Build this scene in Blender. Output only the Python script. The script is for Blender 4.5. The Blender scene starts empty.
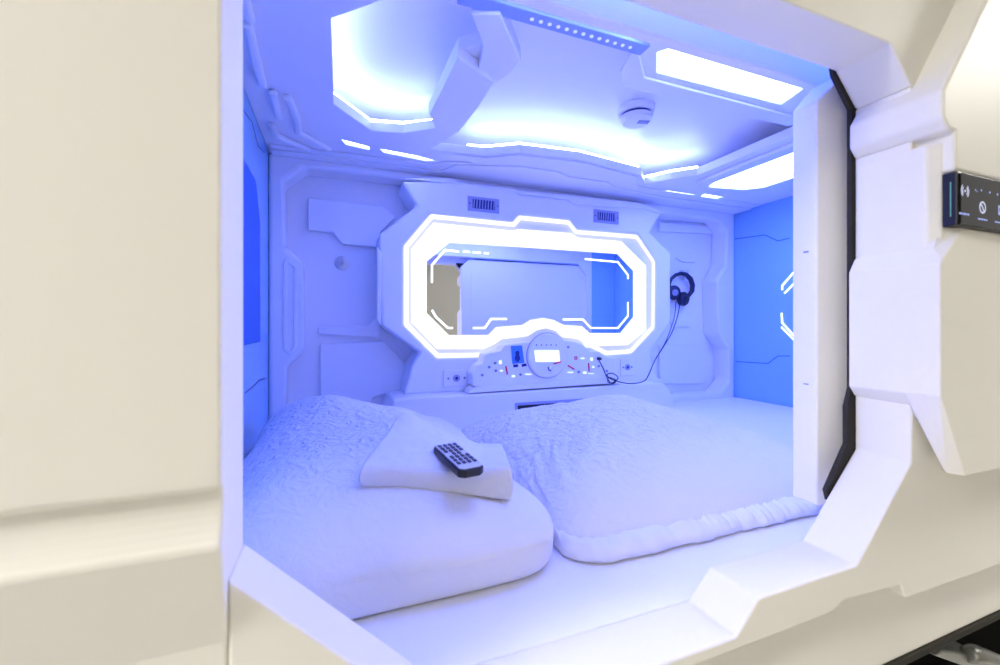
import bpy, bmesh, math, random
from mathutils import Vector, noise
random.seed(4)
C = bpy.context.scene
COL = C.collection
# ------------------------------------------------------------------ camera model (measured from the photograph, 1000x665)
F = 425.0
YAW = math.radians(21.1)
SA, CA = math.sin(YAW), math.cos(YAW)
HOR = 326.0
def ray(px, py):
    u, v = px - 500.0, HOR - py
    return SA*F + CA*u, CA*F - SA*u, v
def on_y(px, py, Y):
    a, b, c = ray(px, py); t = Y/b
    return (a*t, c*t)                       # x, z on a wall plane
def on_z(px, py, Z):
    a, b, c = ray(px, py); t = Z/c
    return (a*t, b*t)                       # x, y on a level plane
def on_x(px, py, X):
    a, b, c = ray(px, py); t = X/a
    return (b*t, c*t)                       # y, z on a side wall
# main dimensions, metres, camera height = 0
XL, XR, YB, ZC, ZB = -0.211, 1.91, 1.60, 0.583, -0.364

# ------------------------------------------------------------------ materials
def mat(name, col, rough=.4, metal=0.0, spec=.5, coat=0.0):
    m = bpy.data.materials.new(name); m.use_nodes = True
    b = m.node_tree.nodes['Principled BSDF']
    b.inputs['Base Color'].default_value = (*col, 1)
    b.inputs['Roughness'].default_value = rough
    b.inputs['Metallic'].default_value = metal
    b.inputs['Specular IOR Level'].default_value = spec
    b.inputs['Coat Weight'].default_value = coat
    return m
def grain(m, scale, dist, strength=.3, detail=4):
    nt = m.node_tree; b = nt.nodes['Principled BSDF']
    tc = nt.nodes.new('ShaderNodeTexCoord'); n = nt.nodes.new('ShaderNodeTexNoise')
    n.inputs['Scale'].default_value = scale; n.inputs['Detail'].default_value = detail
    bp = nt.nodes.new('ShaderNodeBump'); bp.inputs['Strength'].default_value = strength
    bp.inputs['Distance'].default_value = dist
    nt.links.new(tc.outputs['Object'], n.inputs['Vector'])
    nt.links.new(n.outputs['Fac'], bp.inputs['Height'])
    nt.links.new(bp.outputs['Normal'], b.inputs['Normal'])
    return m
def emis(name, col, s):
    m = bpy.data.materials.new(name); m.use_nodes = True
    nt = m.node_tree; nt.nodes.clear()
    e = nt.nodes.new('ShaderNodeEmission'); o = nt.nodes.new('ShaderNodeOutputMaterial')
    e.inputs['Color'].default_value = (*col, 1); e.inputs['Strength'].default_value = s
    nt.links.new(e.outputs[0], o.inputs[0])
    return m
SHELL = grain(mat('cream_moulded_plastic', (.80, .78, .72), .5, 0, .12), 900, .0002, .12)
WHITE = grain(mat('white_moulded_plastic', (.84, .85, .88), .36), 900, .0002, .10)
DOORM = grain(mat('door_plastic', (.84, .82, .76), .45), 700, .0002, .12)
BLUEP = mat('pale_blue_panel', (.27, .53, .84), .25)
BLUEG = mat('blue_gloss_panel', (.02, .15, .62), .4, 0, .2)
SEAM = mat('seam', (.05, .12, .30), .6)
SHADOWGAP = mat('dark_rubber_and_shade', (.035, .032, .027), .8, 0, .15)
BLACK = mat('black_plastic', (.008, .008, .01), .35)
BLACKG = mat('black_glass', (.006, .006, .008), .04)
DARKM = mat('dark_metal', (.05, .048, .04), .4, .6)
STEEL = mat('brushed_steel', (.26, .26, .24), .4, .8)
SILVER = mat('silver_plastic', (.62, .63, .64), .35, .3)
BTN = mat('button_grey', (.06, .065, .09), .5)
RED = mat('red_needle', (.75, .05, .07), .5)
BARM = mat('bar_blue_shade', (.28, .38, .75), .4)  # shade on the ceiling bar is put into this blue
VOID = mat('unlit_void', (.006, .006, .006), 1.0, 0, 0.0)
RIM = mat('lavender_rim', (.34, .37, .58), .5)
NAVY = mat('navy_print', (.01, .03, .22), .5)
SKY = mat('blue_print', (.06, .25, .85), .4)
GREY = mat('grey_detail', (.25, .27, .38), .5)
MIRROR = mat('mirror_glass', (.84, .86, .92), .015, 1.0)
def cloth(name, s1, d1, s2, d2, ymask=None):
    m = mat(name, (.86, .86, .88), .9, 0, .15)
    nt = m.node_tree; b = nt.nodes['Principled BSDF']
    tc = nt.nodes.new('ShaderNodeTexCoord')
    def nz(s, d, det, dis):
        n = nt.nodes.new('ShaderNodeTexNoise'); n.inputs['Scale'].default_value = s
        n.inputs['Detail'].default_value = det; n.inputs['Distortion'].default_value = dis
        nt.links.new(tc.outputs['Object'], n.inputs['Vector'])
        bp = nt.nodes.new('ShaderNodeBump'); bp.inputs['Distance'].default_value = d
        bp.inputs['Strength'].default_value = .9
        nt.links.new(n.outputs['Fac'], bp.inputs['Height'])
        return bp
    a, c = nz(s1, d1, 6, 1.6), nz(s2, d2, 3, .2)
    if ymask:                       # the fabric is pulled smooth at the front, crinkled further back
        sx = nt.nodes.new('ShaderNodeSeparateXYZ'); mr = nt.nodes.new('ShaderNodeMapRange')
        nt.links.new(tc.outputs['Object'], sx.inputs[0]); nt.links.new(sx.outputs['Y'], mr.inputs['Value'])
        mr.inputs['From Min'].default_value, mr.inputs['From Max'].default_value = ymask
        mr.inputs['To Min'].default_value, mr.inputs['To Max'].default_value = .10, .9
        nt.links.new(mr.outputs[0], a.inputs['Strength'])
    nt.links.new(a.outputs[0], c.inputs['Normal']); nt.links.new(c.outputs[0], b.inputs['Normal'])
    return m
SHEET = cloth('white_sheet', 6, .002, 300, .0003)
LINEN = cloth('white_linen', 30, .020, 400, .0004, (.58, .80))
TOWELM = cloth('white_terry', 16, .004, 900, .0012)
# what gives off light
E_RING = emis('ring_led', (.95, .96, 1.0), 1.3)
E_ETCH = emis('etched_led', (.85, .93, 1.0), 2.2)
E_PANEL = emis('ceiling_led', (.16, .215, 1.0), 29.0)
E_STRIP = emis('cove_led', (.170, .222, 1.0), 105.0)
E_FILL = emis('blue_fill', (.05, .11, 1.0), 22.0)  # for the unseen fill strip added to turn the interior bluer
E_DOT = emis('dot_led', (.60, .68, 1.0), 1.0)
E_SCREEN = emis('display', (.88, 1.0, .98), 1.4)
E_IND = emis('indicator', (.80, .95, 1.0), 1.3)
E_ICON = emis('icon', (.45, .52, 1.0), 1.0)
E_ICONW = emis('icon_white', (.75, .78, 1.0), .9)
E_ROOM = emis('room_lamp', (1.0, .98, .935), 47.0)

# ------------------------------------------------------------------ mesh helpers
class MB:
    def __init__(s): s.bm = bmesh.new()
    def prism(s, poly, a0, a1, plane='xz', holes=()):
        """polygon (with holes) in a plane, given thickness between a0 and a1 along the third axis"""
        bm = bmesh.new(); es = []
        def P(p, a):
            return {'xz': (p[0], a, p[1]), 'xy': (p[0], p[1], a), 'yz': (a, p[0], p[1])}[plane]
        for loop in (poly, *holes):
            vs = [bm.verts.new(P(p, a0)) for p in loop]
            es += [bm.edges.new((vs[i], vs[(i+1) % len(vs)])) for i in range(len(vs))]
        bmesh.ops.triangle_fill(bm, use_beauty=True, use_dissolve=False, edges=es)
        bmesh.ops.dissolve_limit(bm, angle_limit=.001, verts=bm.verts, edges=bm.edges) if not holes else None
        r = bmesh.ops.extrude_face_region(bm, geom=bm.faces[:])
        d = Vector(P((0, 0), a1)) - Vector(P((0, 0), a0))
        bmesh.ops.translate(bm, verts=[v for v in r['geom'] if isinstance(v, bmesh.types.BMVert)], vec=d)
        bmesh.ops.recalc_face_normals(bm, faces=bm.faces)
        s._join(bm); return s
    def _join(s, bm):
        me = bpy.data.meshes.new('t'); bm.to_mesh(me); bm.free(); s.bm.from_mesh(me); bpy.data.meshes.remove(me)
    def frustum(s, front, back, yf, yb):
        bm = bmesh.new()
        f = [bm.verts.new((p[0], yf, p[1])) for p in front]; b = [bm.verts.new((p[0], yb, p[1])) for p in back]
        n = len(f); bm.faces.new(f); bm.faces.new(b[::-1])
        for i in range(n): bm.faces.new((f[i], b[i], b[(i+1) % n], f[(i+1) % n]))
        bmesh.ops.recalc_face_normals(bm, faces=bm.faces); s._join(bm); return s
    def loft(s, rings):
        bm = bmesh.new(); R = [[bm.verts.new((p[0], y, p[1])) for p in poly] for poly, y in rings]; n = len(R[0])
        bm.faces.new(R[0]); bm.faces.new(R[-1][::-1])
        for A, B in zip(R, R[1:]):
            for i in range(n): bm.faces.new((A[i], B[i], B[(i+1) % n], A[(i+1) % n]))
        bmesh.ops.recalc_face_normals(bm, faces=bm.faces); s._join(bm); return s
    def box(s, x0, x1, y0, y1, z0, z1):
        return s.prism([(x0, z0), (x1, z0), (x1, z1), (x0, z1)], y0, y1)
    def tube(s, pts, r, n=10, closed=False):
        bm = bmesh.new(); rings = []; pts = [Vector(p) for p in pts]; m = len(pts); ref = None
        for i, p in enumerate(pts):
            a = pts[(i-1) % m] if (i or closed) else p; b = pts[(i+1) % m] if (i < m-1 or closed) else p
            t = (b-a).normalized()
            if ref is None: ref = t.orthogonal().normalized()
            ref = (ref - t*ref.dot(t)).normalized(); o = t.cross(ref)
            rr = r[i] if isinstance(r, (list, tuple)) else r
            rings.append([bm.verts.new(p + (ref*math.cos(k*math.tau/n) + o*math.sin(k*math.tau/n))*rr) for k in range(n)])
        for i in range(m if closed else m-1):
            A, B = rings[i], rings[(i+1) % m]
            for k in range(n): bm.faces.new((A[k], A[(k+1) % n], B[(k+1) % n], B[k]))
        if not closed: bm.faces.new(rings[0][::-1]); bm.faces.new(rings[-1])
        bmesh.ops.recalc_face_normals(bm, faces=bm.faces); s._join(bm); return s
    def lathe(s, prof, c, axis=(0, 0, 1), n=40):
        """prof: (radius, height) pairs about an axis through c"""
        bm = bmesh.new(); ax = Vector(axis).normalized(); e1 = ax.orthogonal().normalized(); e2 = ax.cross(e1); c = Vector(c)
        rings = [[bm.verts.new(c + ax*h + (e1*math.cos(k*math.tau/n) + e2*math.sin(k*math.tau/n))*max(r, 1e-5)) for k in range(n)] for r, h in prof]
        for A, B in zip(rings, rings[1:]):
            for k in range(n): bm.faces.new((A[k], A[(k+1) % n], B[(k+1) % n], B[k]))
        bm.faces.new(rings[0][::-1]); bm.faces.new(rings[-1])
        bmesh.ops.recalc_face_normals(bm, faces=bm.faces); s._join(bm); return s
    def build(s, name, m, parent=None, bev=0, seg=2, smooth=False, ang=30):
        me = bpy.data.meshes.new(name); s.bm.to_mesh(me); s.bm.free(); me.materials.append(m)
        o = bpy.data.objects.new(name, me); COL.objects.link(o)
        if parent is not None:
            o.parent = parent; o.matrix_parent_inverse = parent.matrix_basis.inverted()
        if bev:
            b = o.modifiers.new('bevel', 'BEVEL'); b.width = bev; b.segments = seg; b.limit_method = 'ANGLE'
            b.angle_limit = math.radians(ang); b.harden_normals = False
        if smooth:
            for p in me.polygons: p.use_smooth = True
        return o
def tag(o, label, cat, group=None, kind=None):
    o['label'] = label; o['category'] = cat
    if group: o['group'] = group
    if kind: o['kind'] = kind
    return o
def empty(name, loc, label, cat, group=None):
    o = bpy.data.objects.new(name, None); COL.objects.link(o); o.location = loc; o.empty_display_size = .05
    return tag(o, label, cat, group)
def struct(o, label=None):
    o['kind'] = 'structure'
    if label: o['label'] = label
    return o
def offset(poly, d):
    """polygon moved outward by d (mitred)"""
    n = len(poly); A = sum(poly[i][0]*poly[(i+1) % n][1] - poly[(i+1) % n][0]*poly[i][1] for i in range(n))
    sg = 1 if A > 0 else -1; out = []
    for i in range(n):
        p0, p1, p2 = Vector(poly[i-1]), Vector(poly[i]), Vector(poly[(i+1) % n])
        e1, e2 = (p1-p0).normalized(), (p2-p1).normalized()
        n1, n2 = Vector((e1.y, -e1.x))*sg, Vector((e2.y, -e2.x))*sg
        k = n1+n2; k = k/max(k.dot(n1), .35); out.append(tuple(p1 + k*d))
    return out
def ribbon(pts, w):
    """polyline in 2D to a polygon of width w"""
    L, R = [], []
    for i, p in enumerate(pts):
        p = Vector(p); a = Vector(pts[max(i-1, 0)]); b = Vector(pts[min(i+1, len(pts)-1)])
        if 0 < i < len(pts)-1:
            n1 = (p-a).normalized(); n2 = (b-p).normalized(); n1 = Vector((-n1.y, n1.x)); n2 = Vector((-n2.y, n2.x))
            k = n1+n2; k = k/max(k.dot(n1), .35)
        else:
            d = (b-a).normalized(); k = Vector((-d.y, d.x))
        L.append(tuple(p+k*w/2)); R.append(tuple(p-k*w/2))
    return L + R[::-1]
def Y(pts, y): return [on_y(px, py, y) for px, py in pts]
def Z(pts, z): return [on_z(px, py, z) for px, py in pts]
def circ(cx, cz, r, a0=0, a1=360, n=24):
    return [(cx + r*math.cos(math.radians(a0+(a1-a0)*k/n)), cz + r*math.sin(math.radians(a0+(a1-a0)*k/n))) for k in range(n if abs(a1-a0) == 360 else n+1)]

# ================================================================== corridor in front of the capsule
struct(MB().box(-3.4, 4.4, -1.35, .75, -1.34, -1.30).build('floor_corridor', mat('corridor_floor', (.72, .70, .66), .5)))
struct(MB().box(-3.4, 4.4, -1.40, -1.35, -1.34, 1.25).build('wall_corridor', mat('corridor_wall', (.42, .40, .35), .6)))
struct(MB().box(-3.4, 4.4, -1.35, .36, 1.20, 1.25).build('ceiling_corridor', mat('corridor_ceiling', (.8, .79, .76), .6)))
for i, (x, y) in enumerate(((-1.65, -.13), (-2.6, -.13), (2.55, -.16))):
    c = empty('corridor_light', (x, y, 1.2), 'long flat corridor ceiling lamp outside the capsule', 'lamp', 'corridor ceiling lamps')
    w = .24
    MB().box(x-.4, x+.4, y-w-.02, y+w+.02, 1.175, 1.1995).build('lamp_housing', SHELL, c, .004)
    MB().box(x-.38, x+.38, y-w, y+w, 1.168, 1.174).build('diffuser', E_ROOM, c)

# ================================================================== front shell of the capsule
YI, YF = .437, .364
m = MB()
# left part: upper panel, seam, ledge and the lower panel running back below it
prof = [(YI, .62), (.36, .62), (.36, -.1175), (.3660, -.1185), (.3660, -.1215), *[(.3660-.0080*(k/7)**2.2, -.1225-.0375*k/7) for k in range(8)],
        (.3592, -.164), (.3765, -.240), (.377, -.395), (YI, -.395)]
m.prism(prof, -.75, -.077, 'yz')
m.prism([(-.077, -.193), (.094, -.364), (.094, -.39), (-.077, -.39)], .3765, YI)
# header with chamfers
m.prism([(-.077, .31), (.016, .403), (.737, .403), (.787, .352), (1.93, .352), (1.93, .62), (-.077, .62)], YF, YI)
# sill, stepping up to the right and rising into the right jamb
low = [(.094, -.364), (.437, -.364), (.474, -.327), (.661, -.325), (.787, -.20), (.787, .352), (1.93, .352), (1.93, -.395),
       (.99, -.401), (.775, -.397), (.762, -.375), (.632, -.366), (.61, -.378), (.094, -.381)]
m.prism(low, YF, YI)
shell = m.build('wall_front', SHELL, None, .0035, 3)
struct(shell, 'cream moulded capsule front with chamfered entrance opening')
# raised blocks of the right jamb
m = MB()
m.prism([(.785, .27), (.771, .285), (.771, .322), (.80, .362), (.90, .50), (.96, .62), (1.93, .62), (1.93, .2155), (.80, .2155), (.800, .27)], .322, YI)
struct(m.build('trim_1', SHELL, None, .005, 3), 'raised upper block of the right jamb')
m = MB()
zB = [(.785, .106), (.771, .086), (.771, -.097), (.785, -.113)]
m.loft([([(.7725, .0885), (.771, .086), (.771, -.097), (.835, -.214), (1.93, -.222), (1.93, .138), (.828, .138)], .325),
        ([(.785, .108), (.771, .086), (.771, -.097), (.820, -.212), (1.93, -.222), (1.93, .150), (.806, .150)], .341),
        ([(.785, .108), (.771, .086), (.771, -.097), (.787, -.117), (1.93, -.222), (1.93, .150), (.806, .150)], .366),
        ([(.785, .108), (.771, .086), (.771, -.097), (.785, -.113), (1.93, -.113), (1.93, .108), (.806, .108)], YI)])
struct(m.build('trim_2', SHELL, None, .005, 3), 'raised lower block of the right jamb')
m = MB(); m.prism([(.7868, YI), (.7868, .3475), (.799, .335), (1.93, .335), (1.93, YI)], .10, .26, 'xy')
struct(m.build('trim_3', SHELL, None, .004, 3), 'jamb face between the two raised blocks')
# lower front panel under the sill, dark foot rail
struct(MB().box(-.75, 1.93, .392, .42, -.515, -.376).build('wall_plinth', SHELL, None, .003), 'plain lower front panel')
struct(MB().box(-.75, 1.93, .388, .43, -.526, -.5155).build('baseboard_front', SHADOWGAP, None, .001), 'dark rail under the lower front panel')
struct(MB().box(-.75, 4.0, .70, .72, -1.30, -.532).box(-.75, 1.93, .43, .72, -.528, -.5265).build('void_backing', VOID), 'black sheet standing for the darkness under the capsule')  # black backing paints in the darkness below the rail
# rubber gasket between jamb and door, widened low down to paint in shade
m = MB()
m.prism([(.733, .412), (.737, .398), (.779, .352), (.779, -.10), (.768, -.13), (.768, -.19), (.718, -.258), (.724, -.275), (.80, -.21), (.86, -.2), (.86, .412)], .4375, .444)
struct(m.build('trim_4', SHADOWGAP), 'dark gap seal behind the right jamb, widened below as painted shade')
# inner face of the front: header, jamb, column (seen in the mirror)
m = MB()
m.prism([(XL, .413), (-.08, .413), (-.08, .60), (XL, .60)], .438, .46)
m.prism([(XL, -.36), (-.088, -.36), (-.088, .60), (XL, .60)], .438, .455)
m.prism([(-.08, .445), (1.93, .445), (1.93, .60), (-.08, .60)], .438, .464)
m.prism([(-.08, .44), (1.60, .44), (1.675, .355), (1.675, -.36), (1.71, -.36), (1.71, .60), (-.08, .60)], .516, .535)
struct(m.build('wall_inside_front', WHITE, None, .003), 'inner face of the capsule front')

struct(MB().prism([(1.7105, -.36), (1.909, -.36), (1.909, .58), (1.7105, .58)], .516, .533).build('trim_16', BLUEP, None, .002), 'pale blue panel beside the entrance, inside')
# sliding door
m = MB().prism([(.749, -.300), (.749, .377), (.80, .428), (.812, .428), (.812, -.300)], .472, .5125)
for v in m.bm.verts:                    # leading edge of the door slants back
    if v.co.y < .5: v.co.y = .472 - .026*(v.co.x-.749)/.063
m.prism([(.812, -.300), (.812, .428), (1.70, .428), (1.70, -.300)], .446, .5125)
d = m.build('door_1', DOORM, None, .003, 3)
struct(d, 'cream sliding door pushed half open to the right')
m = MB(); m.box(.7480, .7495, .485, .493, .125, .128).box(.7480, .7495, .485, .493, -.10, -.098)
o = m.build('door_catch', GREY, d); o['kind'] = 'structure'

# ================================================================== interior shell
struct(MB().box(XL-.03, XR+.03, .44, 1.74, -.53, -.492).build('floor', WHITE))
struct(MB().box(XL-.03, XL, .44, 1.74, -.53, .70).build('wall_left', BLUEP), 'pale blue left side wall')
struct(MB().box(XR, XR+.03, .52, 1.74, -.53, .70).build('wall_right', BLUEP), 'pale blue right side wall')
# seams printed in the side walls
wr = bpy.data.objects['wall_right']; wl = bpy.data.objects['wall_left']
m = MB()
for pts in ([(735, 239), (765, 235), (778, 241), (790, 238)], [(736, 361.5), (768, 363.5), (778, 356), (790, 356)]):
    m.prism(ribbon([on_x(px, py, XR) for px, py in pts] + [], .004), XR-.0008, XR+.001, 'yz')
o = m.build('panel_seam', SEAM, wr); o['kind'] = 'structure'
m = MB()
for pts in ([(243, 110), (252, 122), (258, 146), (264, 152)], [(245, 393), (254, 386), (259, 380), (265, 379)]):
    m.prism(ribbon([on_x(px, py, XL) for px, py in pts], .004), XL-.001, XL+.0008, 'yz')
o = m.build('panel_seam', SEAM, wl); o['kind'] = 'structure'
# glossy panel in the left wall
pl = tag(MB().prism([(1.405, -.046), (1.405, .30), (1.33, .40), (.75, .40), (.75, -.046)], XL, XL+.006, 'yz').build('wall_screen', BLUEG, None, .002),
         'deep blue glossy panel with a chamfered corner on the left wall', 'wall panel')

# ---- ceiling: a lower frame with openings, an upper plate behind it
H1 = [(-.009, .87), (-.005, 1.20), (.10, 1.325), (.19, 1.305), (.275, 1.24), (.237, 1.155), (.241, .873), (.286, .828), (.234, .76), (.17, .745), (.085, .78)]
H2 = [(.29, .735), (.571, .735), (.65, .835), (1.305, .835), (1.305, 1.26), (1.24, 1.33), (1.19, 1.42), (1.10, 1.335), (.80, 1.29), (.578, 1.31), (.477, 1.375), (.29, 1.40), (.346, 1.229), (.354, .957), (.38, .856)]
H3 = [(.64, .726), (.68, .673), (.785, .67), (.826, .70), (.943, .707), (.965, .677), (1.06, .67), (1.095, .778), (.69, .783)]
H4 = [(1.42, .88), (1.42, 1.317), (1.59, 1.29), (1.64, 1.24), (1.64, .88)]
H5 = [(.20, .50), (.50, .50), (.574, .60), (.574, .658), (.566, .693), (.41, .660), (.20, .66)]
S1 = [(.015, 1.42), (.10, 1.445), (.105, 1.472), (.03, 1.455)]
S2 = [(.136, 1.45), (.25, 1.462), (.33, 1.482), (.30, 1.497), (.15, 1.476)]
S3 = [(1.33, 1.452), (1.49, 1.452), (1.47, 1.475), (1.34, 1.475)]
S4 = [(1.52, 1.43), (1.64, 1.43), (1.62, 1.455), (1.53, 1.455)]
ZU = .68
m = MB().prism([(XL, .45), (XR, .45), (XR, 1.73), (XL, 1.73)], ZC, ZC+.03, 'xy', (H1, H2, H3, H4, H5, S1, S2, S3, S4))
ceil = struct(m.build('ceiling', WHITE, None, .003, 2), 'white moulded capsule ceiling frame')
struct(MB().box(XL, XR, .45, 1.73, ZU, ZU+.03).build('ceiling_cove', WHITE), 'upper ceiling plate above the frame')
# raised mouldings on the ceiling frame
m = MB()
ZM = ZC-.012
ZM = ZC-.028
m.prism(Z([(429, 115), (458, 57), (494, 83), (478, 108), (459, 132), (440, 128)], ZM), ZM, ZC, 'xy')
ZM = ZC-.018
m.prism(Z([(471, 14), (500, 14), (521, 61), (513, 72), (496, 84), (478, 72), (483, 45)], ZM), ZM, ZC, 'xy')
struct(m.build('trim_5', WHITE, None, .003), 'raised arrow plate on the ceiling')
m = MB()
m.prism([(.28, 1.40), (.477, 1.385), (.578, 1.32), (.80, 1.30), (1.09, 1.345), (1.16, 1.43), (1.30, 1.45), (1.90, 1.45), (1.90, 1.60), (-.20, 1.60), (-.20, 1.53), (.05, 1.515), (.32, 1.515), (.36, 1.47), (.46, 1.44)], ZC-.006, ZC, 'xy')
m.prism([(.40, 1.47), (.62, 1.40), (.78, 1.40), (.83, 1.43), (1.02, 1.43), (1.08, 1.47), (1.30, 1.50), (1.9, 1.50), (1.9, 1.60), (-.2, 1.60), (-.2, 1.555), (.36, 1.55)], ZC-.012, ZC-.006, 'xy')
struct(m.build('trim_6', WHITE, None, .003), 'stepped ceiling border along the back wall')
m = MB()
for pts, w in (([(243, 0), (250, 24)], .016), ([(247, 27), (256, 65), (263, 90)], .016), ([(273, 95), (279, 121)], .016), ([(271, 127), (276, 138), (310, 153)], .016), ([(287, 100), (297, 120), (298, 135), (330, 152)], .016)):
    m.prism(ribbon(Z(pts, ZC-.016), w*1.2), ZC-.016, ZC, 'xy')
struct(m.build('trim_7', WHITE, None, .006), 'angular mouldings at the left edge of the ceiling')
m = MB()
m.prism([(1.345, .86), (1.345, 1.30), (1.40, 1.345), (1.61, 1.315), (1.67, 1.26), (1.67, .86)], ZC-.015, ZC, 'xy', ([(1.40, .88), (1.40, 1.28), (1.425, 1.318), (1.59, 1.29), (1.64, 1.24), (1.64, .88)],))
m.prism([(.58, .735), (.60, .80), (.64, .845), (1.22, .845), (1.22, .80), (.67, .80), (.60, .735)], ZC-.008, ZC, 'xy')
struct(m.build('trim_8', WHITE, None, .003), 'raised rims round the right ceiling recesses')
m = MB()
m.prism(ribbon([(.60, .60), (.625, .64), (.70, .60)], .012), ZC-.01, ZC, 'xy')
struct(m.build('trim_9', WHITE, None, .003), 'angular moulding at the front of the ceiling')

# LED panels and strips of the ceiling
def light_panel(poly, label, z=ZC+.006, mt=E_PANEL):
    x = sum(p[0] for p in poly)/len(poly); y = sum(p[1] for p in poly)/len(poly)
    c = empty('ceiling_light', (x, y, z), label, 'light')
    MB().prism(offset(poly, -.0006), z, z+.004, 'xy').build('diffuser', mt, c)
    MB().prism(offset(poly, -.0006), z+.0045, z+.010, 'xy').build('backing', WHITE, c)
    return c
light_panel(H3, 'glowing notched ceiling light panel nearest the doorway corner')
light_panel(H4, 'glowing ceiling light panel by the right side wall')
light_panel(H5, 'glowing ceiling light panel in front of the row of light dots')
light_panel(S1, 'tiny glowing slot in the ceiling border, leftmost of the four', ZC+.010)
light_panel(S2, 'longer glowing slot in the ceiling border left of the mirror', ZC+.010)
light_panel(S3, 'small glowing slot in the ceiling border right of the headphones', ZC+.010)
light_panel(S4, 'small glowing slot in the ceiling border nearest the right wall', ZC+.010)
def led_strip(pts, label, mt=E_STRIP, r=.004, z=ZC+.038):
    o = MB().tube([(p[0], p[1], z) for p in pts], r, 8).build('led_strip', mt)
    return tag(o, label, 'light strip')
led_strip([(.02, .86), (-.022, .88), (-.018, 1.205), (.096, 1.338), (.19, 1.32), (.27, 1.27)], 'cove light strip glowing round the left ceiling recess')
led_strip([(.42, 1.40), (.482, 1.39), (.58, 1.325), (.80, 1.306), (1.095, 1.35), (1.18, 1.435)], 'cove light strip glowing along the back of the central ceiling panel')
led_strip([(1.20, 1.43), (1.255, 1.335), (1.318, 1.27)], 'short cove light strip in the back right corner of the ceiling')

# bar with a row of light dots
c = empty('ceiling_light_bar', (.46, .715, ZC), 'narrow ceiling bar with blue shade in its colour and a row of glowing dots', 'light bar')
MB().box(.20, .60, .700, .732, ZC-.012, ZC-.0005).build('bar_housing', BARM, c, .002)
for k in range(13):
    x = .34 + k*.0185
    MB().lathe([(.0038, -.0135), (.0038, -.0115)], (x, .716 , ZC), n=12).build('light_dot', E_DOT, c)

# smoke detector
sx, sy = on_z(636, 108, ZU)
c = empty('smoke_detector', (sx, sy, ZU), 'round white smoke detector on the ceiling', 'smoke detector')
MB().lathe([(.056, 0), (.056, -.012), (.054, -.022)], (sx, sy, ZU)).build('base', WHITE, c, .0015, smooth=True)
MB().lathe([(.046, -.022), (.046, -.030)], (sx, sy, ZU)).build('vent_gap', NAVY, c)
MB().lathe([(.051, -.030), (.050, -.040), (.040, -.047), (.0, -.049)], (sx, sy, ZU)).build('cover', WHITE, c)
MB().prism([(sx-.005, sy-.02), (sx+.03, sy-.028), (sx+.034, sy-.012), (sx+.0, sy-.002)], ZU-.0495, ZU-.047, 'xy').build('printed_label', GREY, c)
for k in range(18):
    a = k*math.tau/18
    pass

# ---- back wall
zb0, zt = -.50, .583
m = MB()
m.box(XL, XR, 1.70, 1.73, zb0, .62)
YW = 1.60
LH = Y([(306, 167), (283, 183), (285, 246), (303, 262), (304, 352), (286, 367), (284, 440), (470, 440), (470, 185), (400, 178)], YW)
RH = Y([(640, 212), (718, 219), (727, 231), (726, 265), (717, 279), (719, 335), (729, 348), (730, 381), (720, 393), (640, 396)], YW)
m.prism([(XL, zb0), (XR, zb0), (XR, .583), (XL, .583)], YW, 1.6995, 'xz', (LH, RH))
wb = struct(m.build('wall_back', WHITE, None, .014, 3), 'white moulded back wall with recesses')
# relief inside the left recess
m = MB()
YR = 1.674
m.prism(Y([(308, 198), (383, 206), (396, 217), (381, 232), (381, 247), (342, 244), (333, 232), (308, 230)], YR), YR, 1.700)
m.prism(Y([(318, 327), (368, 325), (374, 318), (380, 318), (380, 338), (318, 334)], YR), YR, 1.700)
m.prism(Y([(320, 344), (384, 341), (408, 366), (408, 400), (384, 394), (372, 398), (360, 440), (320, 440)], YR+.01), YR+.01, 1.700)
struct(m.build('trim_10', WHITE, None, .004, 2), 'relief in the left recess of the back wall')
m = MB()
A = Y([(287, 258), (283, 263), (283, 349), (290, 356), (297, 347), (298, 266)], YW-.004)
m.prism(A, YW-.004, YW, 'xz', (offset(A, -.012),))
B = Y([(381, 250), (381, 324), (380, 330), (377, 326), (377, 246)], 1.555)
struct(m.build('trim_11', WHITE, None, .002, 2), 'outlined panel left of the left recess')
# relief inside the right recess
m = MB()
YR = 1.700
m.prism(Y([(676, 258), (692, 258), (696, 262), (684, 262)], YR-.014), YR-.014, YR)
m.prism(Y([(672, 322), (690, 322), (690, 327), (672, 327)], YR-.014), YR-.014, YR)
m.prism(Y([(660, 222), (708, 226), (716, 234), (660, 231)], YR-.02), YR-.02, YR)
m.prism(Y([(660, 345), (700, 345), (712, 352), (712, 374), (702, 384), (660, 384)], YR-.014), YR-.014, YR)
struct(m.build('trim_12', WHITE, None, .004, 2), 'relief in the right recess of the back wall')

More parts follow.
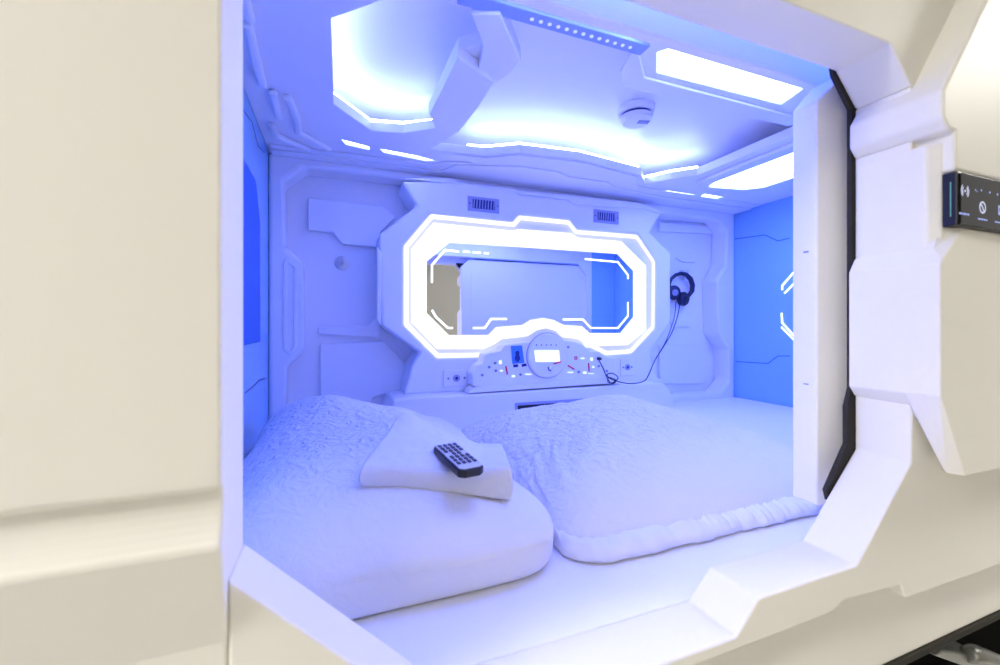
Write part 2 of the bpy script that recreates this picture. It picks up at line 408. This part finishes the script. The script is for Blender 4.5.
# raised boss that carries the mirror
YS = 1.548
R0 = [(431, 214), (513, 222.5), (519, 215.5), (570, 220.5), (577, 230), (638, 235), (655.5, 261), (655, 328), (632, 353), (606, 355), (590, 347), (480, 357), (437, 358), (404, 325), (404, 246)]
R2 = [(433, 223), (512, 231), (518, 229.5), (570, 233.5), (577, 238), (620, 241.5), (645, 266), (645, 330), (627, 345), (589, 346), (578, 339), (562, 337), (556, 331), (546, 328), (536, 330), (527, 336), (519, 337), (501, 339), (494, 344), (483, 349), (437, 349), (411, 322), (411, 249)]
M0 = [(449, 243), (530, 248), (617, 254), (633, 271), (633, 317), (620, 333), (588, 333), (580, 326), (562, 325), (552, 320), (542, 318), (530, 320), (522, 325), (496, 327), (488, 335), (448, 335), (426, 313), (426, 262)]
boss = [(402, 181), (417, 206), (379, 234), (380, 297), (382, 325), (420, 352), (412, 366), (404, 395), (664, 383), (655, 372), (650, 352), (671, 324), (671, 253), (650, 232), (662, 213), (640, 207), (575, 204), (568, 199), (520, 194), (512, 188), (460, 181)]
YT = 1.558
m = MB().prism(Y(boss, YS), YS, 1.699, 'xz', (Y(R0, YS),))
struct(m.build('trim_13', WHITE, None, .011, 3, ang=25), 'raised surround of the mirror')
m = MB().prism(Y([(400, 178), (640, 203), (660, 209), (660, 213), (640, 208), (575, 205), (568, 199), (520, 194), (512, 188), (458, 182), (452, 177.5)], YS-.004), YS-.004, YS+.05)
m.prism(Y([(377, 246), (381, 252), (381, 326), (377, 321)], YS-.003), YS-.003, YS+.01)
struct(m.build('trim_14', WHITE, None, .003, 2), 'stepped strip above the mirror surround')

# the lit mirror
mx, mz = on_y(530, 290, YT)
mir = empty('mirror', (mx, YT, mz), 'wide octagonal mirror with a bright white light ring on the back wall', 'mirror')
r0, r2, m0 = Y(R0, YT), Y(R2, YT+.012), Y(M0, YT+.018)
MB().prism(offset(r0, .0), YT-.004, YT+.004, 'xz', (offset(r0, -.016),)).build('outer_light_band', E_RING, mir)
MB().prism(offset(r0, -.002), YT+.012, YT+.022, 'xz', (offset(r2, -.004),)).build('bezel', WHITE, mir)
MB().prism(r2, YT+.004, YT+.011, 'xz', (m0,)).build('light_ring', E_RING, mir)
MB().prism(offset(m0, .012), YT+.0112, YT+.018).build('mirror_glass', MIRROR, mir)
ye = YT+.0105
for pts in ([(432, 283), (432, 265), (445, 250), (459, 251.5)], [(463, 251.6), (470, 252)], [(473, 252.2), (481, 252.8)], [(484, 253), (489, 253.4)],
            [(585, 259), (618, 262), (628, 275), (628, 279)], [(628, 302), (628, 316), (618, 328), (591, 328), (583, 319.5), (563, 319.5)],
            [(432, 310), (436, 317), (448, 328), (453, 328)], [(473, 328), (485, 328), (491, 319), (507, 319)]):
    MB().prism(ribbon(Y(pts, ye), .0075), ye, ye+.0006).build('etched_light_line', E_ETCH, mir)

# ledge under the console, with the dark framed flap
YL = 1.466
m = MB().prism(Y([(394, 400), (414, 397.5), (470, 394.5), (640, 384), (664, 383), (674, 396), (674, 470), (388, 470), (388, 418)], YL), YL, 1.699)
struct(m.build('trim_15', WHITE, None, .008, 3), 'ledge under the control panel')
c = tag(empty('wall_flap', (*[on_y(560, 412, YL)[0]], YL, on_y(560, 412, YL)[1]), 'dark framed flap in the ledge, half hidden behind the pillow', 'wall flap'), 'dark framed flap in the ledge, half hidden behind the pillow', 'wall flap')
P = Y([(515, 403), (620, 396), (620, 440), (515, 440)], YL-.001)
MB().prism(P, YL-.004, YL-.0002, 'xz', (offset(P, -.010),)).build('outer_frame', RIM, c, .001)
P2 = offset(P, -.0102)
MB().prism(P2, YL-.003, YL-.0002, 'xz', (offset(P2, -.012),)).build('inner_frame', BLACK, c)
MB().prism(offset(P2, -.0122), YL-.002, YL-.0002).build('flap_panel', WHITE, c)
MB().box(P[0][0]+.045, P[0][0]+.075, YL-.005, YL-.0021, P[0][1]-.045, P[0][1]-.030).build('flap_latch', NAVY, c)

# ---- control panel
YC = 1.475
def cp(px, py): return on_y(px, py, YC)
cx0, cz0 = cp(546, 378)
con = empty('control_panel', (cx0, YC, cz0), 'blue-white control panel with a round dial below the mirror', 'control panel')
out = [(473, 386), (472, 374), (478, 365), (483, 363), (485, 354), (501, 351), (505, 345), (526, 342), (566, 341), (572, 341.5), (583, 344), (590, 351), (600, 351.5), (605, 356), (616, 358), (617, 378), (560, 382), (484, 388)]
MB().prism(Y(out, YC), YC, YC+.072).build('panel_body', WHITE, con, .005, 3)
MB().prism(Y([(468, 393.5), (474, 387.5), (560, 381.5), (618, 377.5), (624, 382.5)], YC-.004), YC-.004, YC+.072).build('panel_foot', WHITE, con, .003)
dx, dz = cp(547, 355.5)
sc = (cp(567, 355)[0]-cp(527, 355)[0])/2
dial = MB().lathe([(sc*.99, 0), (sc*.99, -.008), (sc*.93, -.012), (0, -.012)], (dx, YC, dz), (0, 1, 0), 64).build('dial', WHITE, con)
MB().lathe([(sc*1.022, 0), (sc*1.022, -.003), (sc*.985, -.003), (sc*.985, 0)], (dx, YC, dz), (0, 1, 0), 64).build('dial_rim', RIM, dial)
def ov(name, pts, mt, par=con, h=.001, y=YC, bev=0):
    return MB().prism(Y(pts, y-h), y-h, y+.0003).build(name, mt, par, bev)
yd = YC-.012
ov('dial_screen', [(534.5, 350.5), (559, 350.5), (560, 361.5), (536, 361.8)], E_SCREEN, dial, .002, yd)
MB().lathe([(.0115, 0), (.0115, -.012), (.009, -.014), (0, -.014)], (*[on_y(551, 368, yd)[0]], yd, on_y(551, 368, yd)[1]), (0, 1, 0), 24).build('dial_knob', WHITE, dial)
MB().prism(ribbon(circ(*on_y(550.5, 368, yd-.0146), .0095, 150, 290, 10), .004), yd-.0152, yd-.0140).build('knob_mark', NAVY, dial)
ov('dial_needle', [(553.5, 363.3), (561, 361), (561.3, 362.5), (554, 364.5)], RED, dial, .002, yd)
for px in (536.5, 541.5, 546.5, 551, 556):
    x, z = on_y(px, 345, yd)
    MB().box(x-.002, x+.002, yd-.001, yd+.0003, z-.0025, z+.0025).build('dial_dot', NAVY, dial)
# printed pictogram plate
pp = ov('pictogram_plate', [(511, 346), (522, 345.5), (524.5, 363), (512.5, 364)], SKY, con, .002)
hx, hz = on_y(517.4, 353, YC-.003)
MB().prism(circ(hx, hz, .0085, n=16), YC-.003, YC-.0019).prism([(hx-.007, hz-.006), (hx+.007, hz-.006), (hx+.013, hz-.022), (hx+.004, hz-.034), (hx-.003, hz-.034), (hx-.011, hz-.022)], YC-.003, YC-.0019).build('pictogram', NAVY, pp)
ov('card_slot', [(513.2, 364.5), (518, 364.2), (518.2, 367), (513.5, 367.4)], NAVY)
ov('card_slot', [(521.5, 364.2), (526.4, 363.4), (526.7, 366), (522, 367)], NAVY)
for px, py, w, h in ((500.4, 362.4, 2.6, 3.8), (501.5, 370.8, 2.6, 1.6), (513.5, 376.2, 3.4, 2), (528.5, 374.3, 6.5, 1.1), (570.5, 372.4, 6, 1), (584.8, 372.7, 3.6, 2), (591.8, 359.2, 2.6, 3.2), (593.3, 367, 2.2, 1.8), (582.5, 358.4, 4, 1.3), (591, 373.6, 5, .8)):
    ov('indicator_light', [(px-w/2, py-h/2), (px+w/2, py-h/2), (px+w/2, py+h/2), (px-w/2, py+h/2)], E_IND)
for a, b in (((506, 366), (507.5, 374.5)), ((568, 365.5), (574.5, 369.4)), ((588.6, 363), (589.3, 371.5))):
    MB().prism(ribbon(Y([a, b], YC-.002), .0055), YC-.002, YC+.0003).build('red_needle', RED, con)
MB().prism(ribbon(circ(*on_y(576, 358, YC-.002), .006, n=16), .003)[:0] or circ(*on_y(576, 358, YC-.002), .0075, n=16), YC-.002, YC+.0003, 'xz', (circ(*on_y(576, 358, YC-.002), .0035, n=12),)).build('round_button', RED, con)
for px, py in ((489, 367), (495, 363), (495.7, 370.6), (520.3, 374.5), (578.5, 371.8), (598.5, 366), (568, 347), (482, 375), (606.5, 371)):
    x, z = on_y(px, py, YC)
    MB().lathe([(.005, 0), (.005, -.004), (0, -.004)], (x, YC, z), (0, 1, 0), 12).build('button', GREY, con)

# ---- sockets, vents
def socket(px, py, w, h, label, y):
    x, z = on_y(px, py, y)
    c = empty('wall_socket', (x, y, z), label, 'socket', 'wall sockets')
    MB().box(x-w/2, x+w/2, y-.006, y-.0003, z-h/2, z+h/2).build('face_plate', WHITE, c, .002)
    MB().lathe([(.0135, -.006), (.0135, -.009), (.010, -.009)], (x, y, z), (0, 1, 0), 24).build('outlet', RIM, c)
    MB().lathe([(.0055, -.0095), (.0055, -.0075)], (x, y, z), (0, 1, 0), 20).build('outlet_core', NAVY, c)
    for s in (-1, 1):
        MB().lathe([(.004, -.0085), (.004, -.0055)], (x+s*w*.32, y, z), (0, 1, 0), 12).build('screw', GREY, c)
socket(456, 378, .098, .062, 'pale socket plate to the left of the control panel', YS)
socket(626.5, 367, .070, .075, 'pale socket plate to the right of the control panel', YS)
def vent(px, py, label):
    x, z = on_y(px, py, YS)
    c = empty('air_vent', (x, YS, z), label, 'vent', 'air vents above the mirror')
    w, h = .128, .056
    MB().box(x-w/2, x+w/2, YS-.004, YS-.0003, z-h/2, z+h/2).build('vent_plate', RIM, c, .0015)
    MB().box(x-.045, x+.045, YS-.0055, YS-.0042, z-.017, z+.017).build('vent_opening', NAVY, c)
    for k in range(8):
        xx = x-.043+k*.0115
        MB().prism([(xx, z-.016), (xx+.0032, z-.016), (xx+.0055, z+.016), (xx+.0023, z+.016)], YS-.009, YS-.0056).build('vent_slat', RIM, c)
    for s in (-1, 1):
        MB().lathe([(.0028, -.0055), (.0028, -.0035)], (x+s*.056, YS, z), (0, 1, 0), 10).build('screw', NAVY, c)
vent(483.5, 205, 'small slatted air vent above the left half of the mirror')
vent(606, 217, 'small slatted air vent above the right half of the mirror')

# ---- hooks
def hook(px, py, label, y, hm=SILVER):
    x, z = on_y(px, py, y)
    c = empty('wall_hook', (x, y, z), label, 'hook', 'wall hooks')
    MB().lathe([(.027, 0), (.026, -.004), (.012, -.008), (0, -.008)], (x, y, z), (0, 1, 0), 28).build('hook_plate', hm, c)
    MB().tube([(x, y-.006, z+.002), (x, y-.022, z-.004), (x, y-.034, z+.004), (x, y-.036, z+.022)], [.005, .004, .004, .0045], 10).build('hook_arm', SILVER, c, smooth=True)
hook(342, 263, 'small round metal hook alone in the left recess', 1.700)
hook(682, 275, 'wall hook in the right recess holding up the headphones', 1.700)

# ---- headphones with cable
hx, hz = on_y(682.5, 276, 1.665)
hp = empty('headphones', (hx, 1.665, hz), 'dark navy headphones hanging from a hook right of the mirror', 'headphones')
HPM = mat('headphone_navy', (.008, .012, .05), .45)
hy = 1.667
P = lambda px, py: (on_y(px, py, hy)[0], hy, on_y(px, py, hy)[1])
band = [P(671.5, 292), P(669.5, 285), P(671, 279), P(675.5, 275), P(681, 273.3), P(686, 274.5), P(690.5, 279), P(692.5, 285), P(692, 291), P(688.5, 296), P(686, 298)]
MB().tube(band, [.006, .007, .008, .009, .009, .011, .013, .013, .012, .009, .007], 10).build('headband', HPM, hp, smooth=True)
for px, py, k in ((673.5, 292.5, -1), (683.5, 299, 1)):
    x, z = on_y(px, py, 1.665)
    cup = MB().lathe([(.026, .022), (.034, .015), (.036, -.004), (.029, -.015), (0, -.015)], (x, 1.665, z), (-.25*k, 1, .1), 28).build('ear_cup', HPM, hp, smooth=True)
    MB().lathe([(.016, -.0151), (.016, -.019), (.012, -.0195)], (x, 1.665, z), (-.25*k, 1, .1), 20).build('ear_cup_disc', GREY if k < 0 else BLACK, cup)
def smooth_path(pts, n=8):
    out = []; pts = [Vector(p) for p in pts]
    for i in range(len(pts)-1):
        p0, p1, p2, p3 = pts[max(i-1, 0)], pts[i], pts[i+1], pts[min(i+2, len(pts)-1)]
        for k in range(n):
            t = k/n
            out.append(.5*((2*p1) + (p2-p0)*t + (2*p0-5*p1+4*p2-p3)*t*t + (3*p1-p0-3*p2+p3)*t**3))
    return out + [pts[-1]]
def W(px, py, y): x, z = on_y(px, py, y); return (x, y, z)
cab = smooth_path([W(680, 304, 1.65), W(677, 318, 1.62), W(672, 332, 1.56), W(664, 346, 1.52), W(655, 360, 1.47), W(649, 374, 1.46), W(644, 381, 1.455), W(632, 383.6, 1.455), W(620, 382, 1.45), W(611, 379, 1.45), W(607, 374.5, 1.45), W(613, 373.5, 1.445), W(618, 378, 1.445), W(613, 382.5, 1.445), W(608, 382, 1.445), W(609, 377.5, 1.44), W(616, 380.5, 1.44), W(612, 383.5, 1.44), W(607.5, 378.5, 1.44), W(603, 368, 1.44), W(598.5, 359.5, 1.455)])
MB().tube(cab, .0022, 8).build('cable', HPM, hp, smooth=True)
MB().tube(smooth_path([W(676, 302, 1.65), W(674.5, 316, 1.62), W(671, 328, 1.56), W(665, 343, 1.52), W(656, 358, 1.47)]), .0019, 8).build('cable', HPM, hp, smooth=True)
x, z = on_y(598, 358.5, YC)
MB().lathe([(.0065, -.0003), (.0065, -.016), (.004, -.022), (0, -.022)], (x, YC, z), (0, 1, 0), 16).build('jack_plug', BLACK, hp)

# ---- light lines on the right wall
rl = empty('wall_light', (XR, 1.2, .10), 'angular glowing line light on the right side wall', 'wall light')
for pts in ([(1.20, .34), (1.27, .27), (1.352, .185), (1.352, .165)], [(1.18, .30), (1.335, .155), (1.342, .150)], [(1.355, .060), (1.352, .015), (1.27, -.075), (1.2, -.13)], [(1.356, -.005), (1.26, -.10), (1.18, -.16)]):
    MB().prism(ribbon(pts, .0065), XR-.003, XR-.0004, 'yz').build('light_line', E_ETCH, rl)

# ================================================================== bedding
def sq(v, p): return math.copysign(abs(v)**p, v)
class Plump:
    """soft closed form on the bed: superellipse outline, rounded flank that tucks under at the bed"""
    def __init__(s, xc, yc, hw, hd, H, n=3.6, p=2.6, q=2.4, h0=.05, rot=0):
        s.__dict__.update(locals())
    def rr(s, x, y):
        a, b = (x-s.xc)/s.hw, (y-s.yc)/s.hd
        return (abs(a)**s.n + abs(b)**s.n)**(1/s.n)
    def top(s, x, y):
        r = min(s.rr(x, y), .999); H = s.H(x, y)
        return ZB + s.h0 + (H-s.h0)*(1-r**s.p)**(1/s.q)
    def mesh(s, disp, NS=260, NR=90, NL=12):
        bm = bmesh.new(); rings = []
        for j in range(1, NR+1):
            ph = .5*math.pi*j/NR; rings.append((math.sin(ph)**(2/s.p), math.cos(ph)**(2/s.q), 1))
        for j in range(1, NL+1):
            ph = .5*math.pi*j/NL; rings.append((1-.035*(1-math.cos(ph))**1.2, 1-math.sin(ph), 0))
        V = []
        for r, h, up in rings:
            row = []
            for k in range(NS):
                th = math.tau*k/NS; c_, s_ = math.cos(th), math.sin(th)
                R = 1/((abs(c_)**s.n + abs(s_)**s.n)**(1/s.n))
                x, y = s.xc + s.hw*R*c_*r, s.yc + s.hd*R*s_*r
                z = ZB + (s.h0 + (s.H(x, y)-s.h0)*h if up else s.h0*h + .0015)
                p = Vector((x, y, z)); nrm = Vector((c_*r**3, s_*r**3, max(h, .05) if up else .1)).normalized()
                w = 1 if up else .6*h
                p += nrm*disp(p, r, th)*w
                p.z = max(p.z, ZB+.0015)
                row.append(bm.verts.new(p))
            V.append(row)
        top = bm.verts.new((s.xc, s.yc, ZB + s.H(s.xc, s.yc) + disp(Vector((s.xc, s.yc, ZB+s.H(s.xc, s.yc))), 0, 0)))
        for k in range(NS): bm.faces.new((top, V[0][k], V[0][(k+1) % NS]))
        for A, B in zip(V, V[1:]):
            for k in range(NS): bm.faces.new((A[k], B[k], B[(k+1) % NS], A[(k+1) % NS]))
        bm.faces.new(V[-1][::-1])
        return bm
def sm(a, b, t):
    t = max(0, min(1, (t-a)/(b-a))); return t*t*(3-2*t)
def ridge(p, sc, o=0):
    return 1 - 2*abs(noise.noise(Vector((p.x*sc[0]+o, p.y*sc[1]+o*.7, p.z*sc[2]))))

mt = MB().box(XL+.004, XR-.004, .4373, 1.598, -.49, ZB).build('mattress', SHEET, None, .0012, 1)
tag(mt, 'flat white sheeted mattress filling the capsule floor', 'mattress')

DV = Plump(.076, .955, .255, .412, lambda x, y: .170 + .045*sm(.85, 1.22, y)*(1-sm(-.03, .13, x)) - .045*sm(.08, .28, x) + .006*math.sin(x*14+y*5), 8.0, 2.1, 1.95, .050)
def dv_disp(p, r, th):
    w = sm(.60, .78, p.y) * (1-.5*sm(.9, 1, r))
    d = .014*noise.noise(p*5.0) + .004*noise.noise(p*11.0)
    a = ridge(p + .02*Vector((noise.noise(p*14), noise.noise(p*14+Vector((9, 0, 0))), 0)), (30, 46, 34), 3)
    b = ridge(p, (62, 80, 60), 8)
    return d + w*min(1, r*2)*(.0018*a*abs(a) + .0010*b)
bm = DV.mesh(dv_disp); o = MB(); o.bm.free(); o.bm = bm
duvet = tag(o.build('duvet', LINEN, None, smooth=True), 'plump white folded duvet crinkled on top, lying under the towel', 'duvet')

PW = Plump(.692, .929, .354, .362, lambda x, y: .165 - .03*sm(.70, 1.0, x) + .012*math.sin(x*9), 16.0, 1.9, 1.55, .022)
def pw_disp(p, r, th):
    d = .008*noise.noise(p*4.5+Vector((4, 0, 0))) + .003*noise.noise(p*10)
    # gathered folds fanning out of the front left corner
    q = Vector((p.x-.33, p.y-.60, 0)); L = q.length; ang = math.atan2(q.y, q.x)
    w = sm(.02, .12, L)*(1-sm(.20, .42, L))*(1-sm(.16, .38, p.x-.33))
    f = noise.noise(Vector((ang*16, L*9, 2.0))) + .6*noise.noise(Vector((ang*34, L*14, 5.0)))
    back = sm(.78, .95, p.y)
    g = ridge(p, (16, 60, 20), 2)
    return d + .0095*w*f*sm(.61, .72, p.y) + .0022*back*g + .0015*noise.noise(p*40)*(.4+back)
bm = PW.mesh(pw_disp); o = MB(); o.bm.free(); o.bm = bm
pillow = tag(o.build('pillow', LINEN, None, smooth=True), 'large plump white pillow with a flanged hem behind the half open door', 'pillow')
# flanged hem along the front and the left side of the pillow
def hem():
    bm = bmesh.new(); rows = []
    n, NS = 16.0, 300
    for k in range(NS+1):
        th = math.radians(200 + (335-200)*k/NS); c_, s_ = math.cos(th), math.sin(th)
        R = 1/((abs(c_)**n + abs(s_)**n)**(1/n)); row = []
        wob = .006*noise.noise(Vector((th*9, 0, 1))) + .004*noise.noise(Vector((th*26, 3, 1)))
        fade = min(1, k/25, (NS-k)/25)
        for e, z in ((.965, .030), (1.0, .030), (1.045, .026), (1.07, .018), (1.078, .008), (1.06, .002), (1.0, .002)):
            k2 = 1 + (e-1)*fade
            x = .692 + .354*R*c_*(1+(k2-1)*.15) + wob*c_*(e > 1); y = .929 + .362*R*s_*k2 + wob*s_*(e > 1)
            zz = ZB + z + (.006*noise.noise(Vector((th*13, e*3, 7)))+.004*noise.noise(Vector((th*40, e*3, 2))))*(z > .005)
            row.append(bm.verts.new((x, max(y, .530), zz)))
        rows.append(row)
    for A, B in zip(rows, rows[1:]):
        for j in range(len(A)-1): bm.faces.new((A[j], A[j+1], B[j+1], B[j]))
        bm.faces.new((A[-1], A[0], B[0], B[-1]))
    bm.faces.new(rows[0][::-1]); bm.faces.new(rows[-1])
    bmesh.ops.recalc_face_normals(bm, faces=bm.faces)
    return bm
o = MB(); o.bm.free(); o.bm = hem(); o.build('flange', LINEN, pillow, smooth=True)

# folded towel lying on the duvet
TQ = [Vector((.030, .640)), Vector((.254, .602)), Vector((.290, .735)), Vector((.112, .815))]
def tq(s, t): return TQ[0]*(1-s)*(1-t) + TQ[1]*s*(1-t) + TQ[2]*s*t + TQ[3]*(1-s)*t
def towel_top(s, t):
    p = tq(s, t); z = max(DV.top(p.x, p.y), DV.top(.21, .66))
    return z + .036 + .004*noise.noise(Vector((s*3, t*3, 1))) + .012*math.exp(-((s-.12)**2+(t-.95)**2)/.03)
def towel():
    bm = bmesh.new(); NS, NT = 90, 60; T, B = [], []
    for i in range(NS+1):
        ra, rb = [], []
        for j in range(NT+1):
            s, t = i/NS, j/NT
            e = min(s*1.0, 1-s, t*.5, (1-t)*.5); k = (1-max(0, 1-e/.022)**2.5)*.72+.28 if e < .022 else 1
            p = tq(s, t); zt_ = towel_top(s, t); base = DV.top(p.x, p.y) + .004
            zt_ -= .0006
            mid = base + (zt_-base)*.5
            ra.append(bm.verts.new((p.x, p.y, mid + (zt_-mid)*k + .0012*noise.noise(Vector((s*14, t*9, 4))))))
            rb.append(bm.verts.new((p.x, p.y, mid - (mid-base)*k)))
        T.append(ra); B.append(rb)
    for i in range(NS):
        for j in range(NT):
            bm.faces.new((T[i][j], T[i+1][j], T[i+1][j+1], T[i][j+1])); bm.faces.new((B[i][j], B[i][j+1], B[i+1][j+1], B[i+1][j]))
    for i in range(NS):
        bm.faces.new((T[i][0], B[i][0], B[i+1][0], T[i+1][0])); bm.faces.new((T[i][NT], T[i+1][NT], B[i+1][NT], B[i][NT]))
    for j in range(NT):
        bm.faces.new((T[0][j], T[0][j+1], B[0][j+1], B[0][j])); bm.faces.new((T[NS][j], B[NS][j], B[NS][j+1], T[NS][j+1]))
    bmesh.ops.remove_doubles(bm, verts=bm.verts, dist=.0002)
    bmesh.ops.recalc_face_normals(bm, faces=bm.faces); return bm
o = MB(); o.bm.free(); o.bm = towel()
tow = tag(o.build('folded_towel', TOWELM, None, smooth=True), 'folded white towel lying on the duvet under the remote control', 'towel')

# remote control lying on the towel
import mathutils
def seen(p):                        # where a point lands in the frame
    f = SA*p[0] + CA*p[1]; return 500 + F*(CA*p[0]-SA*p[1])/f, HOR - F*p[2]/f
def miss(st):
    q = tq(*st); a = seen((q.x, q.y, towel_top(*st)+.012)); return (a[0]-458.5)**2 + (a[1]-456)**2
s0, t0 = min(((i/50, j/50) for i in range(10, 45) for j in range(4, 46)), key=miss)
c0 = tq(s0, t0); rz = towel_top(s0, t0) + .0050
rem = empty('remote_control', (c0.x, c0.y, rz), 'black remote control with silver keypad face lying on the folded towel', 'remote control')
def rp(px, py): return Vector(on_z(px, py, rz+.0135))
d = (rp(473, 464.5) - rp(444, 446.5)); L = d.length
ang = math.atan2(d.y, d.x)
w_ = .041
cen = (rp(473, 464.5) + rp(444, 446.5))/2
rem.location = (cen.x, cen.y, rz)
def loc_build(mb, name, mt_, par, bev=0, sm_=False):
    o = mb.build(name, mt_, None, bev, 2, sm_); o.parent = par; return o
loc_build(MB().prism([(-L/2, -w_/2+.004), (-L/2+.004, -w_/2), (L/2-.006, -w_/2), (L/2, -w_/2+.008), (L/2, w_/2-.008), (L/2-.006, w_/2), (-L/2+.004, w_/2), (-L/2, w_/2-.004)], 0, .0125, 'xy'), 'remote_body', BLACK, rem, .003)
loc_build(MB().prism([(-L/2+.003, -w_/2+.002), (L/2-.007, -w_/2+.002), (L/2-.003, -w_/2+.008), (L/2-.003, w_/2-.008), (L/2-.007, w_/2-.002), (-L/2+.003, w_/2-.002)], .0126, .0144, 'xy'), 'face_plate', SILVER, rem, .0008)
rem.rotation_euler = (0, 0.10, ang)
bl = .34*(L-.034)/6
for i in range(7):
    for j in range(4):
        if (i, j) in ((3, 0), (3, 3)): continue
        x = -L/2+.012 + i*(L-.034)/6; y = -w_/2+.0075 + j*(w_-.015)/3
        loc_build(MB().prism([(x-bl, y-.0026), (x+bl, y-.0026), (x+bl, y+.0026), (x-bl, y+.0026)], .0145, .0162, 'xy'), 'button', BTN, rem, .0006)

# ================================================================== touch panel on the right jamb
YP = .318
tp = empty('touch_panel', (.90, YP, .176), 'black glass touch panel with small lit icons on the right jamb', 'touch panel')
MB().prism([(.797, .139), (1.02, .139), (1.02, .2135), (.797, .2135)], YP+.001, .3348).build('panel_housing', BLACK, tp, .0015)
MB().prism([(.802, .1405), (1.018, .1405), (1.018, .2115), (.802, .2115)], YP-.001, YP+.001).build('glass_face', BLACKG, tp, .0006)
MB().box(.7964, .7972, YP+.007, YP+.0082, .152, .200).build('edge_light', emis('edge_led', (.25, .65, .75), .5), tp)
yp = YP-.0013
def ip(px, py): return on_y(px, py, yp)
kx = ip(965, 191)
def icon(polys, name, mt_, holes=()):
    mb = MB()
    for p in polys: mb.prism(p, yp-.0002, yp, 'xz', holes)
    mb.build(name, mt_, tp)
sgn = []
for r in (.0095, .0063):
    for a0 in (130, -50):
        sgn.append(ribbon(circ(*kx, r, a0, a0+100, 10), .0016))
icon(sgn + [circ(*kx, .0016, n=10)], 'signal_icon', E_ICONW)
for px, py, r in ((975.5, 190, .0011), (977, 191.5, .0009), (981.3, 190.3, .0014), (989.8, 192.5, .0016), (997.5, 194.5, .0016)):
    icon([circ(*ip(px, py), r, n=8)], 'status_dot', E_ICON)
kx2 = ip(982.6, 207.5)
mb = MB(); mb.prism(circ(*kx2, .0088, n=24), yp-.0002, yp, 'xz', (circ(*kx2, .0066, n=24),))
mb.prism(ribbon([(kx2[0]-.0045, kx2[1]+.0045), (kx2[0], kx2[1]), (kx2[0]+.003, kx2[1]-.005)], .0022), yp-.0002, yp); mb.build('round_icon', E_ICONW, tp)
kx3 = ip(1000.5, 210.5)
mb = MB(); mb.prism([(kx3[0]-.006, kx3[1]-.007), (kx3[0]+.006, kx3[1]-.007), (kx3[0]+.006, kx3[1]+.007), (kx3[0]-.006, kx3[1]+.007)], yp-.0002, yp, 'xz', ([(kx3[0]-.0035, kx3[1]-.002), (kx3[0]+.0035, kx3[1]-.002), (kx3[0]+.0035, kx3[1]+.004), (kx3[0]-.0035, kx3[1]+.004)],)); mb.build('square_icon', E_ICON, tp)
# illegible caption lines
def caption(px0, px1, py, h=.0026):
    a, b = ip(px0, py), ip(px1, py); mb = MB(); x = a[0]; random.seed(int(px0))
    while x < b[0]:
        w = random.uniform(.0012, .0022)
        mb.prism([(x, a[1]-h/2), (x+w, a[1]-h/2), (x+w, a[1]+h/2), (x, a[1]+h/2)], yp-.0002, yp); x += w+random.choice((.0006, .0006, .0018))
    mb.build('caption', E_ICON, tp)
caption(959, 969, 213); caption(978, 987, 218.7, .002); caption(995, 1006, 221.8, .002)

# ================================================================== metal bracket below the shell
br = empty('metal_bracket', (1.13, .44, -.62), 'grey metal bracket under the front rail at the lower right', 'bracket')
MB().loft([([(.99, -.585), (1.01, -.580), (1.16, -.632), (1.16, -.648), (1.13, -.652)], .425), ([(.99, -.585), (1.01, -.580), (1.16, -.632), (1.16, -.648), (1.13, -.652)], .47)]).build('bracket_arm', STEEL, br, .004)
MB().tube([(1.10, .425, -.612), (1.12, .424, -.618), (1.27, .41, -.690)], [.014, .018, .018], 20).build('bracket_pin', STEEL, br, .004, smooth=True)

# ================================================================== added blue fill strip, out of view behind the header
o = MB().tube([(-.05, .485, .55), (1.70, .485, .55)], .005, 8).build('led_strip', E_FILL); tag(o, 'added blue fill strip, unseen inside above the entrance header', 'light strip')
w = bpy.data.worlds.new('World'); C.world = w; w.use_nodes = True
w.node_tree.nodes['Background'].inputs[0].default_value = (1, .97, .92, 1); w.node_tree.nodes['Background'].inputs[1].default_value = .5

# ================================================================== camera
cam = bpy.data.cameras.new('Camera'); co = bpy.data.objects.new('Camera', cam); COL.objects.link(co); C.camera = co
cam.sensor_width = 36; cam.lens = F/1000*36; cam.clip_start = .01
cam.shift_y = -(332.5-HOR)/1000
co.location = (0, 0, 0); co.rotation_euler = (math.radians(90), 0, -YAW)
cam.dof.use_dof = True; cam.dof.focus_distance = 1.35; cam.dof.aperture_fstop = 5.0
C.view_settings.view_transform = 'Standard'; C.view_settings.look = 'None'
C.view_settings.gamma = 1; C.view_settings.use_curve_mapping = False; C.view_settings.exposure = 0
C.cycles.use_denoising = True
C.cycles.max_bounces = 10; C.cycles.diffuse_bounces = 6; C.cycles.glossy_bounces = 5
C.cycles.sample_clamp_indirect = 8
